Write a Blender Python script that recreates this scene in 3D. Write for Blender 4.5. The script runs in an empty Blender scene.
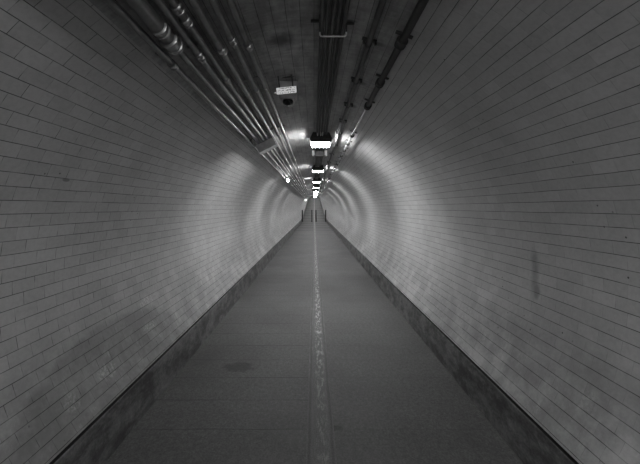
import bpy, bmesh, math, random
from mathutils import Vector, Matrix
random.seed(7)
PI = math.pi
scn = bpy.context.scene
C = scn.collection

# ------------------------------------------------------------------ place
F = 350.0                       # focal length in pixels of the 640 px frame
VX, VY = 314.0, 207.5           # where the tunnel axis vanishes
CAMZ = 1.39
R = 1.37                        # inner radius of the tiled bore
CZ = 1.016                      # height of the bore's centre above the floor
BASE_Z = 0.276                  # where the tiles stop
BASE_A = math.acos((BASE_Z - CZ) / R)
Y0, Y1 = -7.0, 84.0
def rise(y):
    s = 1 / 12.3
    if y < 28: return 0.0
    if y < 38: return s * (y - 28) ** 2 / 20
    return s * (y - 33)
def ys_list(step=1.0):
    out = []; y = Y0
    while y < Y1:
        out.append(y); y += step if not (26 < y < 40) else 0.5
    out.append(Y1)
    return out
def on_bore(px, py, rad=R):
    """section point and distance where the sight line of a pixel meets a bore of radius rad"""
    dx, dz = (px - VX), (VY - py)
    a = dx*dx + dz*dz; b = 2*dz*(CAMZ-CZ); c = (CAMZ-CZ)**2 - rad*rad
    t = (-b + math.sqrt(b*b - 4*a*c)) / (2*a)
    x, z = dx*t, dz*t + CAMZ
    return x, F*t, z, math.atan2(x, z-CZ)

# ------------------------------------------------------------------ materials
class NT:
    def __init__(s, name):
        m = bpy.data.materials.new(name); m.use_nodes = True
        s.m = m; s.t = m.node_tree; s.n = s.t.nodes; s.l = s.t.links
        s.b = s.n['Principled BSDF']
    def new(s, typ, **kw):
        n = s.n.new(typ)
        for k, v in kw.items(): setattr(n, k, v)
        return n
    def put(s, sock, v):
        if isinstance(v, (int, float)): sock.default_value = v
        elif isinstance(v, tuple): sock.default_value = v
        else: s.l.new(v, sock)
    def math(s, op, a, b=0.0, c=0.0, clamp=False):
        n = s.new('ShaderNodeMath', operation=op, use_clamp=clamp)
        s.put(n.inputs[0], a); s.put(n.inputs[1], b)
        if op in ('MULTIPLY_ADD', 'SMOOTH_MIN', 'WRAP', 'COMPARE'): s.put(n.inputs[2], c)
        return n.outputs[0]
    def ramp(s, v, a, b, lo=0.0, hi=1.0):
        n = s.new('ShaderNodeMapRange', interpolation_type='SMOOTHSTEP')
        s.put(n.inputs[0], v); n.inputs[1].default_value = a; n.inputs[2].default_value = b
        n.inputs[3].default_value = lo; n.inputs[4].default_value = hi
        return n.outputs[0]
    def noise(s, vec, scale, detail=4, rough=0.55, sc=None):
        if sc:
            mp = s.new('ShaderNodeMapping'); s.l.new(vec, mp.inputs[0]); mp.inputs['Scale'].default_value = sc
            vec = mp.outputs[0]
        n = s.new('ShaderNodeTexNoise'); s.l.new(vec, n.inputs['Vector'])
        n.inputs['Scale'].default_value = scale; n.inputs['Detail'].default_value = detail
        n.inputs['Roughness'].default_value = rough
        return n.outputs[0]
    def grey(s, v):
        n = s.new('ShaderNodeCombineColor')
        for i in range(3): s.put(n.inputs[i], v)
        return n.outputs[0]
    def finish(s, val, rough, height=None, bump=0.3, dist=0.002, spec=0.5):
        s.l.new(s.grey(val), s.b.inputs['Base Color'])
        s.put(s.b.inputs['Roughness'], rough)
        s.b.inputs['Specular IOR Level'].default_value = spec
        if height is not None:
            bn = s.new('ShaderNodeBump'); bn.inputs['Strength'].default_value = bump
            bn.inputs['Distance'].default_value = dist
            s.l.new(height, bn.inputs['Height']); s.l.new(bn.outputs[0], s.b.inputs['Normal'])
        return s.m

def tile_material(name, base, row, length, vjoint, hjoint, grime, blots, rough=0.32, flakes=None, soot=0.0):
    N = NT(name)
    uvn = N.new('ShaderNodeUVMap'); uvn.uv_map = 'UVMap'
    uv = uvn.outputs[0]
    sp = N.new('ShaderNodeSeparateXYZ'); N.l.new(uv, sp.inputs[0])
    u, v = sp.outputs[0], sp.outputs[1]
    wob = N.math('MULTIPLY', N.math('SUBTRACT', N.noise(uv, 3.0, 2), 0.5), 0.006)
    v2 = N.math('ADD', v, wob)
    rv = N.math('DIVIDE', v2, row)
    ri = N.math('FLOOR', rv); rf = N.math('FRACT', rv)
    wr = N.new('ShaderNodeTexWhiteNoise', noise_dimensions='1D'); N.l.new(ri, wr.inputs['W'])
    off = N.math('ADD', N.math('MULTIPLY', N.math('MODULO', N.math('ABSOLUTE', ri), 2.0), 0.5),
                 N.math('MULTIPLY', wr.outputs[0], 0.16))
    ru = N.math('ADD', N.math('DIVIDE', u, length), off)
    ci = N.math('FLOOR', ru); cf = N.math('FRACT', ru)
    dh = N.math('MULTIPLY', N.math('SUBTRACT', 0.5, N.math('ABSOLUTE', N.math('SUBTRACT', rf, 0.5))), row)
    dv = N.math('MULTIPLY', N.math('SUBTRACT', 0.5, N.math('ABSOLUTE', N.math('SUBTRACT', cf, 0.5))), length)
    # joints: the long bed joints are open and dirty, the short ones thinner
    jn = N.noise(uv, 6.0, 3)
    hl = N.ramp(dh, 0.0007, 0.0022, 1.0, 0.0)
    hl = N.math('MULTIPLY', hl, N.ramp(jn, 0.25, 0.6, 0.45, 1.0))
    jn2 = N.noise(uv, 14.0, 2)
    vl = N.ramp(dv, 0.0006, 0.0019, 1.0, 0.0)
    vl = N.math('MULTIPLY', vl, N.ramp(jn2, 0.42, 0.62, 0.25, 1.0))
    joint = N.math('MAXIMUM', N.math('MULTIPLY', hl, hjoint), N.math('MULTIPLY', vl, vjoint))
    cmb = N.new('ShaderNodeCombineXYZ'); N.l.new(ri, cmb.inputs[0]); N.l.new(ci, cmb.inputs[1])
    wn = N.new('ShaderNodeTexWhiteNoise', noise_dimensions='2D'); N.l.new(cmb.outputs[0], wn.inputs['Vector'])
    tv = N.math('MULTIPLY_ADD', wn.outputs[0], 0.14, 0.93)
    col = N.math('MULTIPLY', tv, base)
    g1 = N.noise(uv, 1.3, 6, 0.6)
    col = N.math('MULTIPLY', col, N.ramp(g1, 0.3, 0.7, 1.0 - grime, 1.0))
    g2 = N.noise(uv, 40.0, 5, 0.7)
    col = N.math('MULTIPLY', col, N.ramp(g2, 0.2, 0.7, 0.86, 1.04))
    if soot:
        g3 = N.noise(uv, 5.0, 6, 0.7, sc=(0.5, 2.0, 1))
        col = N.math('MULTIPLY', col, N.ramp(g3, 0.35, 0.65, 1.0 - soot, 1.0))
        g4 = N.noise(uv, 9.0, 5, 0.7, sc=(3.0, 0.6, 1))
        col = N.math('MULTIPLY', col, N.ramp(g4, 0.4, 0.62, 1.0 - soot*0.6, 1.0))
    # black pinholes where screws and chips are
    vo = N.new('ShaderNodeTexVoronoi', voronoi_dimensions='2D'); N.l.new(uv, vo.inputs['Vector']); vo.inputs['Scale'].default_value = 7.0
    pin = N.ramp(vo.outputs['Distance'], 0.022, 0.04, 1.0, 0.0)
    pinm = N.ramp(N.noise(uv, 2.2, 2), 0.58, 0.66)
    col = N.math('MULTIPLY', col, N.math('SUBTRACT', 1.0, N.math('MULTIPLY', N.math('MULTIPLY', pin, pinm), 0.9)))
    # stains, darker marks and painted shade with their own place: (u, v, half length, half height, strength, softness)
    nz = N.noise(uv, 9.0, 6, 0.65)
    nz2 = N.noise(uv, 55.0, 3, 0.6)
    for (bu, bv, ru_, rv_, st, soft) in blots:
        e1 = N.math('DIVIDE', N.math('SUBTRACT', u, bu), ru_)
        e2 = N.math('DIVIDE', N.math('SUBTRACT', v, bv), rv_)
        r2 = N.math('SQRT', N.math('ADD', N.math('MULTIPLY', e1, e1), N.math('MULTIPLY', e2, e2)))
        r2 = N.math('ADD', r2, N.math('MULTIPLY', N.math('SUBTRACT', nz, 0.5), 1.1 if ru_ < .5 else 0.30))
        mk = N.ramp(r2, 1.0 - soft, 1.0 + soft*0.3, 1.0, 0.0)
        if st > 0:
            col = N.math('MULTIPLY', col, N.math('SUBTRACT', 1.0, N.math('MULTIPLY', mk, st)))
        else:     # pale scrapes
            col = N.math('ADD', col, N.math('MULTIPLY', N.math('MULTIPLY', mk, N.ramp(nz2, 0.45, 0.62)), -st))
    if flakes:    # pale lime bloom low down on the wall
        fl = N.noise(uv, 11.0, 6, 0.75, sc=(1.0, 0.45, 1))
        band = N.ramp(N.math('ABSOLUTE', v), flakes[0], flakes[1])
        col = N.math('ADD', col, N.math('MULTIPLY', N.math('MULTIPLY', N.ramp(fl, 0.58, 0.66), N.ramp(N.math('ABSOLUTE', v), 2.5, 2.75)), 0.10))
        dk = N.noise(uv, 3.0, 6, 0.7)
        col = N.math('MULTIPLY', col, N.math('SUBTRACT', 1.0, N.math('MULTIPLY', N.math('MULTIPLY', N.ramp(dk, 0.3, 0.62), band), 0.42)))
    col = N.math('MULTIPLY', col, N.math('SUBTRACT', 1.0, N.math('MULTIPLY', joint, 0.93)))
    h = N.math('SUBTRACT', N.math('MULTIPLY', nz, 0.25), joint)
    h = N.math('ADD', h, N.math('MULTIPLY', wn.outputs[0], 0.35))
    rg = N.math('ADD', rough, N.math('MULTIPLY', joint, 0.5))
    rg = N.math('ADD', rg, N.math('MULTIPLY', N.math('SUBTRACT', g2, 0.5), 0.2))
    return N.finish(col, rg, h, 0.35, 0.0016)

def plain(name, base, rough=0.5, metal=0.0, var=0.2, scale=20.0, bump=0.15, spec=0.5):
    N = NT(name)
    tc = N.new('ShaderNodeTexCoord').outputs['Object']
    n1 = N.noise(tc, scale, 5, 0.6)
    col = N.math('MULTIPLY', N.ramp(n1, 0.3, 0.7, 1.0 - var, 1.0 + var*0.4), base)
    N.b.inputs['Metallic'].default_value = metal
    return N.finish(col, rough, n1, bump, 0.001, spec)

def emit(name, strength):
    N = NT(name)
    tc = N.new('ShaderNodeTexCoord').outputs['Object']
    n1 = N.noise(tc, 8.0, 2)
    N.b.inputs['Base Color'].default_value = (.8, .8, .8, 1)
    N.b.inputs['Emission Color'].default_value = (1, 1, 1, 1)
    N.l.new(N.math('MULTIPLY', N.ramp(n1, 0.3, 0.7, 0.95, 1.05), strength), N.b.inputs['Emission Strength'])
    return N.m

# ------------------------------------------------------------------ mesh helpers
def obj(name, bm, m, parent=None, smooth=False, loc=None, bevel=0):
    bmesh.ops.recalc_face_normals(bm, faces=bm.faces)
    me = bpy.data.meshes.new(name); bm.to_mesh(me); bm.free()
    if smooth:
        for p in me.polygons: p.use_smooth = True
    me.materials.append(m)
    o = bpy.data.objects.new(name, me); C.objects.link(o)
    if parent: o.parent = parent
    if loc: o.location = loc
    if bevel:
        md = o.modifiers.new('bevel', 'BEVEL'); md.width = bevel; md.segments = 2; md.limit_method = 'ANGLE'
    if smooth:
        md = o.modifiers.new('split', 'EDGE_SPLIT'); md.split_angle = math.radians(40)
    return o
def box(bm, cx, cy, cz, sx, sy, sz, top=(1, 1), mat=None):
    """box by centre and size; top scales the upper face"""
    vs = []
    for k, z in enumerate((-.5, .5)):
        fx, fy = (1, 1) if k == 0 else top
        for (x, y) in ((-.5, -.5), (.5, -.5), (.5, .5), (-.5, .5)):
            p = Vector((x*sx*fx, y*sy*fy, z*sz))
            if mat: p = mat @ p
            vs.append(bm.verts.new((cx+p.x, cy+p.y, cz+p.z)))
    for f in ((0,1,2,3), (4,5,6,7), (0,1,5,4), (1,2,6,5), (2,3,7,6), (3,0,4,7)):
        bm.faces.new([vs[i] for i in f])
def tube(bm, pts, rad, seg=10, cap=True):
    """round tube through points; rad a number or one per point"""
    pts = [Vector(p) for p in pts]
    rings = []
    for i, p in enumerate(pts):
        a = pts[max(i-1, 0)]; b = pts[min(i+1, len(pts)-1)]
        d = (b-a)
        if d.length < 1e-9: d = Vector((0, 1, 0))
        d.normalize()
        up = Vector((0, 0, 1)) if abs(d.z) < .9 else Vector((1, 0, 0))
        s = d.cross(up).normalized(); t = s.cross(d)
        r = rad[i] if isinstance(rad, (list, tuple)) else rad
        rings.append([bm.verts.new(p + s*math.cos(2*PI*k/seg)*r + t*math.sin(2*PI*k/seg)*r) for k in range(seg)])
    for r0, r1 in zip(rings, rings[1:]):
        for k in range(seg):
            bm.faces.new((r0[k], r0[(k+1) % seg], r1[(k+1) % seg], r1[k]))
    if cap: bm.faces.new(rings[0]); bm.faces.new(rings[-1])
def thing(name, label, cat, loc=(0, 0, 0), group=None):
    o = bpy.data.objects.new(name, None); C.objects.link(o); o.location = loc
    o.empty_display_size = 0.1
    o['label'] = label; o['category'] = cat
    if group: o['group'] = group
    return o
def tag(o, label, cat, group=None):
    o['label'] = label; o['category'] = cat
    if group: o['group'] = group
    return o
def struct(name, bm, m, label, cat, smooth=False):
    o = obj(name, bm, m, smooth=smooth); o['kind'] = 'structure'; o['label'] = label; o['category'] = cat
    return o

# ------------------------------------------------------------------ the bore
def strip(profile, uvs):
    """extrude a section profile [(x,z)] along the tunnel; uvs gives v per profile point"""
    bm = bmesh.new(); uvl = bm.loops.layers.uv.new('UVMap')
    rows = []; s = 0
    yl = ys_list(); ss = []; py = yl[0]
    for y in yl:
        rows.append([bm.verts.new((x, y, z + rise(y))) for (x, z) in profile]); ss.append(y)
    for i in range(len(yl)-1):
        for k in range(len(profile)-1):
            f = bm.faces.new((rows[i][k], rows[i+1][k], rows[i+1][k+1], rows[i][k+1]))
            for lp, (u, v) in zip(f.loops, ((ss[i], uvs[k]), (ss[i+1], uvs[k]), (ss[i+1], uvs[k+1]), (ss[i], uvs[k+1]))):
                lp[uvl].uv = (u, v)
    return bm
def arc(a0, a1, n):
    return [a0 + (a1-a0)*i/n for i in range(n+1)]
def sect(a, r=R): return (r*math.sin(a), CZ + r*math.cos(a))
AL, AR = -math.radians(35.8), math.radians(20.7)

def blot(px, py, ru, rv, st, soft):
    x, y, z, a = on_bore(px, py)
    return (y, R*a, ru, rv, st, soft)
ROW, LEN = R*math.radians(2.6), 0.128
left_blots = [(2.25, -R*math.radians(119), 0.90, 0.34, 0.30, 0.12),  # first entry paints the shade short of the first lamp's light
              blot(147, 300, .16, .045, -.22, .5), blot(108, 372, .10, .05, -.2, .5),
              blot(72, 402, .06, .05, -.2, .5), blot(150, 327, .12, .04, -.2, .5),
              blot(66, 180, .03, .01, .5, .3)]
right_blots = [blot(535, 272, .045, .17, .40, .9), blot(537, 292, .03, .05, .35, .6),
               blot(586, 402, .06, .07, -.10, .8), blot(466, 312, .08, .10, -.12, .8),
               blot(482, 338, .07, .10, -.12, .8), blot(548, 345, .5, .12, .12, .9)]
ceil_blots = [blot(281, 40, .10, .09, .78, .8), blot(288, 77, .02, .06, .85, .4),
              blot(350, 21, .02, .05, .7, .8), blot(378, 44, .03, .05, .6, .7), blot(362, 83, .04, .05, .6, .7),
              blot(353, 106, .06, .05, .6, .7), blot(252, 60, .3, .06, .2, .9)]
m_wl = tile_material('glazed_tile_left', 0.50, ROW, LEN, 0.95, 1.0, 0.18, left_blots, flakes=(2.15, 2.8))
m_wr = tile_material('glazed_tile_right', 0.50, ROW, LEN, 0.35, 1.0, 0.16, right_blots, flakes=(2.15, 2.8))
m_ce = tile_material('sooty_ceiling_tile', 0.50, ROW*1.15, LEN*2, 0.15, 0.8, 0.25, ceil_blots, rough=0.42, soot=0.42)

aa = arc(-BASE_A, AL, 44)
pf = [(-1.22, BASE_Z)] + [sect(a) for a in aa]
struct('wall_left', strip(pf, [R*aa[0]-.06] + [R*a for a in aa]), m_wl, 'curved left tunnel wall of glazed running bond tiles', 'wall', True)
aa = arc(AR, BASE_A, 50)
pf = [sect(a) for a in aa] + [(1.22, BASE_Z)]
struct('wall_right', strip(pf, [R*a for a in aa] + [R*aa[-1]+.06]), m_wr, 'curved right tunnel wall of glazed running bond tiles', 'wall', True)
aa = arc(AL, AR, 30)
struct('ceiling', strip([sect(a) for a in aa], [R*a for a in aa]), m_ce, 'sooty curved tunnel ceiling carrying lamps, cables and pipes', 'ceiling', True)

# floor --------------------------------------------------------------
SKX = 1.14
N = NT('worn_concrete_floor')
uvn = N.new('ShaderNodeUVMap'); uvn.uv_map = 'UVMap'; uv = uvn.outputs[0]
sp = N.new('ShaderNodeSeparateXYZ'); N.l.new(uv, sp.inputs[0]); u, v = sp.outputs[0], sp.outputs[1]
big = N.noise(uv, 1.1, 6, 0.6); fine = N.noise(uv, 90.0, 4, 0.7); mid = N.noise(uv, 8.0, 6, 0.65, sc=(1.0, 0.5, 1))
col = N.math('MULTIPLY', N.ramp(big, 0.3, 0.7, 0.82, 1.1), 0.090)
col = N.math('MULTIPLY', col, N.ramp(fine, 0.25, 0.75, 0.62, 1.38))
col = N.math('MULTIPLY', col, N.ramp(N.noise(uv, 32.0, 3, .7), .3, .7, .8, 1.2))
col = N.math('MULTIPLY', col, N.ramp(mid, 0.3, 0.7, 0.82, 1.12))
jw = N.math('ADD', u, N.math('MULTIPLY', N.math('SUBTRACT', N.noise(uv, 4.0, 3), 0.5), 0.012))
jf = N.math('FRACT', N.math('DIVIDE', N.math('SUBTRACT', jw, 2.196-0.1665), 0.333))
jd = N.math('MULTIPLY', N.math('ABSOLUTE', N.math('SUBTRACT', jf, 0.5)), 0.333)
jl = N.ramp(jd, 0.0015, 0.006, 1.0, 0.0)
side = N.ramp(v, -0.05, -0.035, 1.0, 0.30)
jl = N.math('MULTIPLY', N.math('MULTIPLY', jl, side), N.ramp(N.noise(uv, 3.0, 4), 0.3, 0.6, 0.35, 1.0))
col = N.math('MULTIPLY', col, N.math('SUBTRACT', 1.0, N.math('MULTIPLY', jl, 0.7)))
fz = N.noise(uv, 12.0, 5, 0.7)
for (px, py, ru, rv, st) in ((240, 367, .09, .16, .45), (335, 428, .03, .05, .45), (205, 352, .3, .2, .12)):
    D = F*CAMZ/(py-VY); X = (px-VX)*D/F
    e1 = N.math('DIVIDE', N.math('SUBTRACT', u, D), ru); e2 = N.math('DIVIDE', N.math('SUBTRACT', v, X), rv)
    r2 = N.math('ADD', N.math('SQRT', N.math('ADD', N.math('MULTIPLY', e1, e1), N.math('MULTIPLY', e2, e2))),
                N.math('MULTIPLY', N.math('SUBTRACT', fz, .5), 2.0))
    col = N.math('MULTIPLY', col, N.ramp(r2, .6, 1.1, 1.0-st, 1.0))
# worn cross bands on the far ramp
bd = N.math('FRACT', N.math('DIVIDE', u, 3.0))
bd = N.math('MULTIPLY', N.ramp(N.math('ABSOLUTE', N.math('SUBTRACT', bd, .5)), .10, .30), N.ramp(u, 20.0, 22.0))
col = N.math('MULTIPLY', col, N.math('SUBTRACT', 1.0, N.math('MULTIPLY', bd, .45)))
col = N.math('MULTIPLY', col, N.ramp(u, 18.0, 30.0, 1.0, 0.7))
h = N.math('SUBTRACT', N.math('ADD', N.math('MULTIPLY', fine, .6), N.math('MULTIPLY', mid, .4)), jl)
m_fl = N.finish(col, N.ramp(mid, .3, .7, .62, .8), h, 0.5, 0.002, 0.4)
prof = [(-SKX-.03, 0)] + [(-SKX + 2*SKX*i/12, 0) for i in range(13)] + [(SKX+.03, 0)]
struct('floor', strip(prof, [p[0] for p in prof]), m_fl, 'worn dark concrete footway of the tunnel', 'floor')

# rough centre line ---------------------------------------------------
N = NT('worn_centre_line')
uvn = N.new('ShaderNodeUVMap'); uvn.uv_map = 'UVMap'; uv = uvn.outputs[0]
sp = N.new('ShaderNodeSeparateXYZ'); N.l.new(uv, sp.inputs[0]); u, v = sp.outputs[0], sp.outputs[1]
a = N.noise(uv, 26.0, 6, 0.75, sc=(0.35, 1.6, 1)); b = N.noise(uv, 2.0, 4)
c = N.noise(uv, 110.0, 3, .7)
vv = N.math('ADD', v, N.math('MULTIPLY', N.math('SUBTRACT', b, .5), .025))
core = N.ramp(N.math('ABSOLUTE', N.math('SUBTRACT', vv, 0.05)), 0.012, 0.05, 1.0, 0.0)
fleck = N.math('MULTIPLY', N.ramp(a, 0.47, 0.62), N.ramp(core, 0, 1, .15, 1.0))
fleck = N.math('MULTIPLY', fleck, N.ramp(u, 2.0, 4.2, .30, 1.0))
col = N.math('MULTIPLY_ADD', fleck, 0.32, 0.115)
edge = N.ramp(N.math('ABSOLUTE', N.math('SUBTRACT', vv, 0.04)), 0.052, 0.066)
edge = N.math('MULTIPLY', edge, N.ramp(N.math('ABSOLUTE', N.math('SUBTRACT', vv, 0.04)), 0.070, 0.080, 1.0, 0.0))
col = N.math('MULTIPLY', col, N.math('SUBTRACT', 1.0, N.math('MULTIPLY', edge, .28)))
col = N.math('MULTIPLY', col, N.ramp(c, .25, .75, .65, 1.3))
m_cl = N.finish(col, 0.75, a, 0.5, 0.003, 0.3)
pr = [(-.045, -.01), (-.045, .001), (-.03, .003), (.11, .003), (.125, .001), (.125, -.01)]
struct('trim_1', strip(pr, [p[0] for p in pr]), m_cl, 'worn pale centre line running along the footway', 'floor marking')

# skirting ------------------------------------------------------------
def skirt_mat(name, seed):
    N = NT(name)
    uvn = N.new('ShaderNodeUVMap'); uvn.uv_map = 'UVMap'; uv = uvn.outputs[0]
    mp = N.new('ShaderNodeMapping'); N.l.new(uv, mp.inputs[0]); mp.inputs['Location'].default_value = (seed, seed, 0); uv = mp.outputs[0]
    a = N.noise(uv, 4.5, 6, 0.7, sc=(.7, 1.2, 1)); b = N.noise(uv, 60.0, 4, .7); c = N.noise(uv, 14.0, 5, .75)
    col = N.math('MULTIPLY', N.ramp(a, .38, .62, .42, 1.25), 0.140)
    col = N.math('MULTIPLY', col, N.ramp(c, .35, .65, .75, 1.15))
    col = N.math('MULTIPLY', col, N.ramp(b, .3, .7, .75, 1.2))
    col = N.math('ADD', col, N.math('MULTIPLY', N.ramp(c, .64, .72), .09))
    return N.finish(col, .6, c, .5, .003, .4)
def skirting(sg, name, seed, label):
    pr = [(SKX-.004, -.01), (SKX-.002, .015), (SKX+.006, .14), (SKX+.011, .248), (SKX+.015, .254)]
    pr = [(sg*x, z) for x, z in pr]
    s = struct(name, strip(pr, [p[1]*1.2 for p in pr]), skirt_mat(name + '_render', seed), label, 'skirting')
    pr = [(sg*(SKX+.015), .254), (sg*1.20, .254), (sg*1.20, BASE_Z+.001)]
    g = obj('open_joint', strip(pr, [0, .02, .04]), m_black, s)
    g['label'] = 'black open joint above the skirting'
m_black = plain('joint_black', 0.01, 0.9)
skirting(-1, 'baseboard_left', 0.0, 'mottled dark rendered skirting under the left tiles')
skirting(1, 'baseboard_right', 7.3, 'mottled dark rendered skirting under the right tiles')

# ends of the bore
def end_wall(name, y, m, label):
    bm = bmesh.new(); uvl = bm.loops.layers.uv.new('UVMap')
    pts = [(-1.2, -.02)] + [(-1.22, BASE_Z)] + [sect(a, R+.01) for a in arc(-BASE_A, BASE_A, 48)] + [(1.22, BASE_Z), (1.2, -.02)]
    f = bm.faces.new([bm.verts.new((x, y, z+rise(y))) for x, z in pts])
    for lp in f.loops: lp[uvl].uv = (lp.vert.co.x, lp.vert.co.z)
    struct(name, bm, m, label, 'wall')
end_wall('wall_back', Y1, m_wr, 'tiled end of the rising far section')
end_wall('wall_front', Y0, m_wl, 'tiled wall behind the viewpoint')

# ------------------------------------------------------------------ materials for fittings
m_pipe = plain('painted_steel_pipe', 0.17, 0.34, 0.35, 0.35, 14, 0.0)
m_thin = plain('pale_conduit', 0.42, 0.35, 0.1, 0.2, 14, 0.04)
m_pdark = plain('dark_painted_pipe', 0.022, 0.6, 0.0, 0.4, 14, 0.2)
m_fit = plain('galvanised_fitting', 0.30, 0.34, 0.6, 0.3, 30, 0.2)
m_cable = plain('grey_cable', 0.06, 0.6, 0.0, 0.4, 12, 0.1)
m_house = plain('dark_lamp_housing', 0.045, 0.5, 0.0, 0.3, 20, 0.1)
m_pale = plain('pale_enamel', 0.62, 0.4, 0.0, 0.15, 30, 0.05)
m_grey = plain('grey_enamel', 0.78, 0.45, 0.0, 0.2, 20, 0.1)
m_post = plain('black_post_paint', 0.02, 0.5, 0.0, 0.3, 20, 0.1)
m_soft = plain('ceiling_coloured_conduit', 0.08, 0.6, 0.0, 0.35, 10, 0.2)
m_bright = plain('bright_steel', 0.7, 0.25, 0.8, 0.1, 30, 0.05)
m_lampglass = emit('lit_diffuser', 104.0)
m_lampunseen = emit('lit_diffuser_unseen', 54.0)
m_spot = emit('lit_spot_lens', 40.0)

# ------------------------------------------------------------------ pipes on the left haunch
def pipe_xz(slope, off=0.085):
    x, y, z, a = on_bore(VX + slope*100, VY - 100, R - off)
    return x, z, a
def along(x, z, y0, y1):
    pts = [(x, y0, z + rise(y0))]
    y = math.floor(y0) + 1
    while y < y1 - .3:
        if y > y0 + .3: pts.append((x, y, z + rise(y)))
        y += 2.0 if y < 30 else 1.0
    pts.append((x, y1, z + rise(y1)))
    return pts
def coupling(name, x, z, y, r, ln, m, parent, label=None):
    bm = bmesh.new()
    h = ln/2
    tube(bm, [(x, y-h, z), (x, y-h+.004, z), (x, y-h*.45, z), (x, y-h*.4, z), (x, y+h*.4, z), (x, y+h*.45, z), (x, y+h-.004, z), (x, y+h, z)],
         [r*1.0, r*1.28, r*1.28, r*1.12, r*1.12, r*1.28, r*1.28, r*1.0], 14)
    o = obj(name, bm, m, parent, True)
    if label: o['label'] = label
    return o
def saddle(x, z, a, y, r, m, parent):
    """clamp ring round the pipe with a spacer foot up to the bore"""
    bm = bmesh.new()
    tube(bm, [(x, y-.012, z+rise(y)), (x, y+.012, z+rise(y))], r*1.22, 14)
    rad = math.hypot(x, z-CZ)
    mt = Matrix.Rotation(a, 3, 'Y')
    mid = (rad + r + R) / 2 + .001
    box(bm, mid*math.sin(a), y, CZ + mid*math.cos(a) + rise(y), .022, .022, R - rad - r + .006, mat=mt)
    e = R - .004
    box(bm, e*math.sin(a), y, CZ + e*math.cos(a) + rise(y), r*2+.05, .024, .008, mat=mt)
    return obj('clamp', bm, m, parent)
PIPES = [  # slope, radius, name of place
    (-.990, .0150, 'outermost thin steel pipe low on the left haunch, nearest the left wall tiles'),
    (-.862, .0165, 'second steel pipe from the left wall, with a big bulging union near the camera'),
    (-.754, .0165, 'third steel pipe from the left wall, running into the grey box'),
    (-.684, .0160, 'fourth steel pipe from the left wall, last of those crossing behind the grey box'),
    (-.586, .0180, 'fifth steel pipe from the left wall, just right of the grey box'),
    (-.490, .0170, 'second steel pipe from the crown side of the left bundle'),
    (-.406, .0170, 'steel pipe of the left bundle nearest the crown, beside the dome camera'),
]
CL_ROWS = [4.05, 6.6, 9.7, 13.0, 16.4, 19.8, 23.2, 26.6]
for i, (sl, r, lab) in enumerate(PIPES):
    x, z, a = pipe_xz(sl)
    t = thing('steel_pipe', lab, 'pipe', (x, 0, z))
    def P(pts): return [(p[0]-x, p[1], p[2]-z) for p in pts]
    def ydep(py): return F*(z-CAMZ)/(VY-py)
    bm = bmesh.new()
    if i == 1:      # fat pipe up to the union, then thin
        yu = ydep(42)
        pts = along(x, z, Y0+.05, yu-.02)
        tube(bm, P(pts), .031, 16)
        obj('wide_pipe', bm, m_pipe, t, True)
        bm = bmesh.new(); tube(bm, P(along(x, z, yu, Y1-.1)), r, 12)
        obj('pipe', bm, m_pipe, t, True)
        coupling('union', 0, 0, yu-.12, .031, .05, m_fit, t)
        coupling('union', 0, 0, yu, .034, .09, m_fit, t, 'large bulging bright union')
    else:
        tube(bm, P(along(x, z, Y0+.05, Y1-.1)), r, 12)
        obj('pipe', bm, m_pipe, t, True)
    jy = {0: [65], 2: [55], 3: [8, 21, 79], 4: [50], 5: [40], 6: [46]}.get(i, [])
    for py in jy: coupling('coupling', 0, 0, ydep(py), r*1.15, .05, m_fit, t)
    rows = ([2.50] if i >= 4 else [1.72 + .05*i] if i in (0, 2) else []) + (CL_ROWS if i in (0, 4, 5, 6) else CL_ROWS[1:])
    for y in rows:
        c = saddle(x, z, a, y, r, m_fit, t); c.location = (-x, 0, -z)

# grey box bridging pipes two to four
x1, z1, a1 = pipe_xz(-.862); x2, z2, a2 = pipe_xz(-.640)
am = (a1+a2)/2; rm = R - .085 - .068
yb = 4.05
bx_, bz_ = rm*math.sin(am), CZ + rm*math.cos(am)
t = thing('pull_box', 'pale grey rectangular box strapped across the left pipes', 'box', (bx_, yb, bz_))
bm = bmesh.new(); box(bm, 0, 0, 0, .215, .15, .085, mat=Matrix.Rotation(am, 3, 'Y'))
obj('body', bm, m_grey, t, bevel=.004)
bm = bmesh.new(); o_ = -.046
box(bm, o_*math.sin(am), 0, o_*math.cos(am), .225, .16, .008, mat=Matrix.Rotation(am, 3, 'Y'))
obj('lid', bm, m_grey, t, bevel=.002)

# small lit spots hanging under the outer pipes
def spot(px, py, D, lab):
    X = (px-VX)*D/F; Z = CAMZ + (VY-py)*D/F
    t = thing('spot_lamp', lab, 'lamp', (X, D, Z))
    r_ = math.hypot(X, Z-CZ-rise(D)); a = math.atan2(X, Z-CZ-rise(D))
    bm = bmesh.new(); tube(bm, [(0, -.03, 0), (0, 0, 0), (0, .07, 0), (0, .09, 0)], [.036, .038, .034, .015], 16)
    obj('housing', bm, m_house, t, True)
    bm = bmesh.new(); tube(bm, [(0, -.045, 0), (0, -.038, 0), (0, -.029, 0)], [.015, .028, .034], 16)
    obj('lens', bm, m_spot, t, True)
    bm = bmesh.new(); L = R - r_
    tube(bm, [(0, .03, 0), (L*math.sin(a), .03, L*math.cos(a))], .008, 8)
    obj('stem', bm, m_fit, t, True)
spot(288.0, 180.6, 8.45, 'small brightly shining spot lamp beside the left pipes, the nearer one')
spot(305.6, 200.2, 33.0, 'small shining spot lamp far down the left pipes near the vanishing end')

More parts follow.
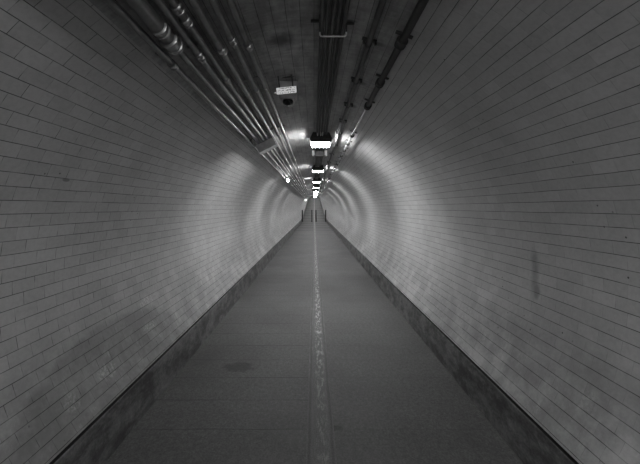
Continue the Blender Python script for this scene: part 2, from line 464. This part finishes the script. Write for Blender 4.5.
# ------------------------------------------------------------------ dark conduit on the right haunch
x, z, a = pipe_xz(.530, .05)
t = thing('dark_conduit', 'thick dark conduit clipped along the right edge of the ceiling', 'conduit', (x, 0, z))
def ydep(py): return F*(z-CAMZ)/(VY-py)
ye = ydep(106)
bm = bmesh.new(); tube(bm, [(p[0]-x, p[1], p[2]-z) for p in along(x, z, Y0+.05, ye)], .020, 14)
obj('wide_conduit', bm, m_pdark, t, True)
bm = bmesh.new(); tube(bm, [(p[0]-x, p[1], p[2]-z) for p in along(x, z, ye, Y1-.1)], .011, 10)
o = obj('thin_conduit', bm, m_thin, t, True); o['label'] = 'thin bright steel conduit'
for py in (43, 83, 106):
    coupling('coupling', 0, 0, ydep(py), .024, .06, m_pdark, t)
    c = saddle(x, z, a, ydep(py), .022, m_pdark, t); c.location = (-x, 0, -z)
y = 4.2
while y < 24:
    c = saddle(x, z, a, y, .022, m_pdark, t); c.location = (-x, 0, -z); y += .55
# second, ceiling-coloured conduit
x, z, a = pipe_xz(.333, .030)
t = thing('ceiling_conduit', 'soot grey conduit on the ceiling between cable bundle and dark conduit', 'conduit', (x, 0, z))
bm = bmesh.new(); tube(bm, [(p[0]-x, p[1], p[2]-z) for p in along(x, z, Y0+.05, Y1-.1)], .016, 12)
obj('conduit', bm, m_soft, t, True)
for py in (44, 82, 106, 122, 134, 146, 155, 163):
    yy = F*(z-CAMZ)/(VY-py)
    bm = bmesh.new()
    mt = Matrix.Rotation(a, 3, 'Y')
    e = R - .006
    bx0 = e*math.sin(a); bz0 = CZ+e*math.cos(a)
    box(bm, bx0-x, yy, bz0-z, .085, .022, .010, mat=mt)
    tube(bm, [(0, yy-.011, 0), (0, yy+.011, 0)], .019, 12)
    box(bm, bx0-x+.034, yy, bz0-z-.02, .012, .012, .02)
    box(bm, bx0-x-.030, yy, bz0-z-.012, .012, .012, .02)
    obj('clip', bm, m_pdark, t)

# ------------------------------------------------------------------ cable bundle at the crown
CABX = [.040, .068, .097, .126, .156]
names = ['leftmost of the five dark cables along the crown', 'second cable from the left along the crown',
         'middle one of the five cables along the crown', 'second cable from the right along the crown',
         'rightmost of the five dark cables along the crown']
CABZ = CAMZ + .955
for k, (cx, lab) in enumerate(zip(CABX, names)):
    bm = bmesh.new()
    rr = [.0125, .010, .0115, .010, .0125][k]
    tube(bm, [(p[0]-cx, p[1], p[2]-CABZ) for p in along(cx, CABZ, Y0+.05, Y1-.1)], rr, 10)
    o = obj('electrical_cable', bm, m_cable, None, True); o.location = (cx, 0, CABZ)
    tag(o, lab, 'cable')
# hanger hoop
yh = 1.80; zh = CAMZ + (VY-36.5)*yh/F
t = thing('cable_hanger', 'pale U shaped metal hanger holding the crown cables near the camera', 'bracket', (.098, yh, zh))
bm = bmesh.new(); w = .068
pts = [(-w, 0, .022)] + [(-w+.012*(1-math.cos(q)), 0, .012*(1-math.sin(q))) for q in (0, PI/6, PI/3, PI/2)]
pts += [(w-.012*(1-math.cos(q)), 0, .012*(1-math.sin(q))) for q in (PI/2, PI/3, PI/6, 0)] + [(w, 0, .022)]
tube(bm, pts, .0042, 8)
obj('hoop', bm, m_pale, t, True)
yf = 1.86
for s in (-1, 1):
    bm = bmesh.new(); tube(bm, [(s*w, 0, .022), (s*w, .0, CABZ+.03-zh)], .004, 8)
    obj('rod', bm, m_pdark, t, True)
for s in (-1, 1):
    bm = bmesh.new()
    xx = s*(w+.02); zc = CZ + math.sqrt(R*R - (xx+.098)**2) - zh
    box(bm, xx, yf-yh, zc-.005, .055, .016, .009)
    box(bm, s*w, .03, zc-.008, .008, .06, .012)
    obj('foot', bm, m_pdark, t)

# ------------------------------------------------------------------ lamps
LX = .092; LZT = CAMZ + .940; LZB = CAMZ + .845
def make_lamp(y, lab, group=None, full=True):
    zb = rise(y)
    t = thing('ceiling_lamp', lab, 'lamp', (LX, y, LZB + zb), group)
    ang = math.atan2(rise(y+.1)-rise(y-.1), .2)
    t.rotation_euler = (ang, 0, 0)
    return t
first = make_lamp(4.75, 'nearest hanging bulkhead lamp, dark housing over a bright white diffuser', None)
bm = bmesh.new(); box(bm, 0, 0, .026, .235, .388, .046, top=(1.16, 1.0)); diff0 = obj('diffuser', bm, m_lampglass, first, bevel=.004)
bm = bmesh.new()
box(bm, 0, 0, .095, .288, .42, .085, top=(.74, .9))
obj('housing', bm, m_house, first, bevel=.004)
bm = bmesh.new(); box(bm, 0, -.200, .030, .262, .010, .054, top=(1.12, 1.0))
obj('end_cap', bm, m_house, first, bevel=.002)
bm = bmesh.new(); box(bm, .02, -.210, .010, .19, .004, .005); obj('clip_bar', bm, m_bright, first)
for k, gx in enumerate((-.045, -.005, .018)):
    bm = bmesh.new(); tube(bm, [(gx, -.205, .09), (gx, -.26, .092), (gx, -.32, .108)], .0075, 8)
    obj('cable_gland', bm, m_pale, first, True)
def dup(root, y, lab):
    r = root.copy(); C.objects.link(r); r.location = (LX, y, LZB + rise(y))
    r.rotation_euler = (math.atan2(rise(y+.1)-rise(y-.1), .2), 0, 0)
    r['label'] = lab
    for ch in list(root.children):
        c = ch.copy(); C.objects.link(c); c.parent = r
        for g in ch.children:
            d = g.copy(); C.objects.link(d); d.parent = c
    return r
ordn = ['', 'second', 'third', 'fourth', 'fifth', 'sixth', 'seventh', 'eighth', 'ninth', 'tenth']
k = 1; y = 4.75 + 3.5
while y < Y1 - 4:
    if k < 10: lab = f'{ordn[k]} bulkhead lamp along the crown counting from the camera'
    else: lab = 'far bulkhead lamp merged in the bright glow at the vanishing point'
    d = dup(first, y, lab)
    if k >= 10: d['group'] = 'far crown lamps beyond the ninth'
    y += 3.5; k += 1
d = dup(first, -0.42, 'unseen bulkhead lamp behind the camera, added to light the near walls')  # unseen lamp, placed and shaped to light the near walls
for ch in list(d.children):
    if ch.name.startswith('end_cap'): bpy.data.objects.remove(ch); continue
    if ch.name.startswith('diffuser'):
        ch.data = ch.data.copy(); ch.data.materials[0] = m_lampunseen; ch.scale = (1.25, 1, 1.0)
    if ch.name.startswith('diffuser'): ch.location = (0, 0, -.035); ch.scale = (1.2, 1.0, 1.75)

# junction box between first and second lamp, pale end plates
yj = 5.95; zj = CAMZ + .925
t = thing('junction_box', 'dark junction box with two pale side plates between the first two lamps', 'box', (.095, yj, zj))
bm = bmesh.new(); box(bm, 0, 0, -.015, .15, .14, .07, top=(.9, 1)); obj('body', bm, m_house, t, bevel=.004)
for s in (-1, 1):
    bm = bmesh.new(); box(bm, s*.105, 0, -.008, .040, .10, .095); o = obj('side_plate', bm, m_pale, t, bevel=.003)
    o['label'] = 'pale side plate'
bm = bmesh.new(); box(bm, 0, -.06, -.054, .20, .02, .012); obj('strap', bm, m_house, t)

# ------------------------------------------------------------------ dome camera and notice
Yc = 2.74; Xc = (288-VX)*Yc/F; Zc = CAMZ + (VY-100.5)*Yc/F
m_mount = plain('camera_mount_paint', .45, .5)
t = thing('security_camera', 'dark dome camera under a grey mount on the ceiling', 'camera', (Xc, Yc, Zc))
zt = CZ + math.sqrt(R*R-(abs(Xc)+.06)**2) - Zc
bm = bmesh.new(); box(bm, 0, .0, (zt+.004)/2+.002, .125, .10, zt-.002, top=(1.35, 1.2)); obj('mount', bm, m_mount, t, bevel=.006)
bm = bmesh.new()
ra = .043
prof = [(0, -ra*.98)] + [(ra*math.sin(q), -ra*math.cos(q)) for q in [PI/16*i for i in range(1, 9)]]
rings = []
seg = 20
for (rr, zz) in prof[1:]: rings.append([bm.verts.new((rr*math.cos(2*PI*s/seg), rr*math.sin(2*PI*s/seg), zz+.0)) for s in range(seg)])
bot = bm.verts.new((0, 0, prof[0][1]))
for s in range(seg): bm.faces.new((bot, rings[0][s], rings[0][(s+1) % seg]))
for r0, r1 in zip(rings, rings[1:]):
    for s in range(seg): bm.faces.new((r0[s], r0[(s+1) % seg], r1[(s+1) % seg], r1[s]))
bm.faces.new(rings[-1])
m_dome = plain('smoked_dome', 0.012, 0.08, 0, .1)
obj('dome', bm, m_dome, t, True)
bm = bmesh.new(); n = 28
tube(bm, [(.047*math.cos(PI*2*s/n), .045*math.sin(PI*2*s/n), -.012-.026*math.sin(PI*2*s/n)) for s in range(n+1)], .0055, 6)
obj('rim', bm, m_pale, t, True)
bm = bmesh.new(); tube(bm, [(0, -.006, -.0435), (0, .03, -.037)], .0045, 8); tube(bm, [(.013, -.01, -.042), (.017, .01, -.040)], .004, 8)  # slim bright rods stand in for reflections on the dome
o = obj('dome_glint', bm, m_bright, t, True); o['label'] = 'bright slivers standing in for glints on the dome'

N = NT('notice_print')
tc = N.new('ShaderNodeTexCoord').outputs['Object']
sp = N.new('ShaderNodeSeparateXYZ'); N.l.new(tc, sp.inputs[0])
nn = N.noise(tc, 150.0, 2, .5, sc=(.8, 1, .9))
rows = N.math('FRACT', N.math('MULTIPLY_ADD', sp.outputs[2], 62.0, .5))
rm_ = N.math('MULTIPLY', N.ramp(rows, .18, .28), N.ramp(rows, .78, .88, 1, 0))
ex = N.math('MULTIPLY', N.ramp(N.math('ABSOLUTE', sp.outputs[0]), .062, .066, 1, 0), N.ramp(N.math('ABSOLUTE', sp.outputs[2]), .018, .021, 1, 0))
col = N.math('SUBTRACT', .72, N.math('MULTIPLY', N.math('MULTIPLY', N.ramp(nn, .48, .52), rm_), N.math('MULTIPLY', ex, .5)))
m_sign = N.finish(col, .5)
N.l.new(N.grey(col), N.b.inputs['Emission Color']); N.b.inputs['Emission Strength'].default_value = 0.55   # added glow makes the plate bright; no source behind it
Ys = 2.60; Xs = (286.5-VX)*Ys/F; Zs = CAMZ + (VY-90.3)*Ys/F
t = thing('notice_plate', 'small white notice plate with tiny dark lettering above the dome camera', 'sign', (Xs, Ys, Zs))
t.rotation_euler = (math.radians(12), math.radians(-6), math.radians(0))
bm = bmesh.new(); box(bm, 0, 0, 0, .148, .004, .047); obj('plate', bm, m_sign, t, bevel=.001)
bm = bmesh.new(); box(bm, -.083, .006, -.010, .022, .006, .012); obj('tab', bm, m_bright, t)
zt = CZ + math.sqrt(R*R-(abs(Xs)+.04)**2) - Zs
bm = bmesh.new()
for s in (-1, 1): box(bm, s*.05, .010, zt/2+.004, .010, .006, zt)
obj('hanger_strap', bm, m_soft, t)

# ------------------------------------------------------------------ barrier posts where the far slope starts
def post(x, lab, rail=0):
    y = 32.0
    t = thing('barrier_post', lab, 'barrier', (x, y, rise(y)))
    bm = bmesh.new(); tube(bm, [(0, 0, 0), (0, 0, 1.06), (0, 0, 1.10), (0, 0, 1.12)], [.05, .05, .042, .012], 12)
    obj('post', bm, m_post, t, True)
    bm = bmesh.new(); box(bm, 0, 0, .008, .17, .17, .016); obj('base_plate', bm, m_post, t)
    if rail:
        bm = bmesh.new()
        tube(bm, [(0, 0, 1.0), (0, .9, 1.0+rise(y+.9)-rise(y)), (0, 1.0, .92+rise(y+1)-rise(y)), (0, 1.0, rise(y+1)-rise(y))], .03, 10)
        obj('handrail', bm, m_post, t, True)
post(-1.07, 'black barrier post against the left wall at the foot of the slope', 1)
post(1.07, 'black barrier post against the right wall at the foot of the slope', 1)
post(-.19, 'black barrier post left of the centre line at the foot of the slope', 1)
post(.19, 'black barrier post right of the centre line at the foot of the slope', 1)

# ------------------------------------------------------------------ world, camera, view
w = bpy.data.worlds.new('dark'); scn.world = w; w.use_nodes = True
w.node_tree.nodes['Background'].inputs[0].default_value = (1, 1, 1, 1)
w.node_tree.nodes['Background'].inputs[1].default_value = 0.0
cam = bpy.data.cameras.new('camera'); co = bpy.data.objects.new('camera', cam); C.objects.link(co)
co.location = (0, 0, CAMZ); co.rotation_euler = (PI/2, 0, 0)
cam.sensor_width = 36; cam.lens = F/640*36; cam.clip_start = .05; cam.clip_end = 200
cam.shift_x = (320-VX)/640; cam.shift_y = -(232-VY)/640
scn.camera = co
scn.view_settings.view_transform = 'Standard'; scn.view_settings.look = 'None'
scn.view_settings.gamma = 1; scn.view_settings.use_curve_mapping = False
scn.view_settings.exposure = 0.0
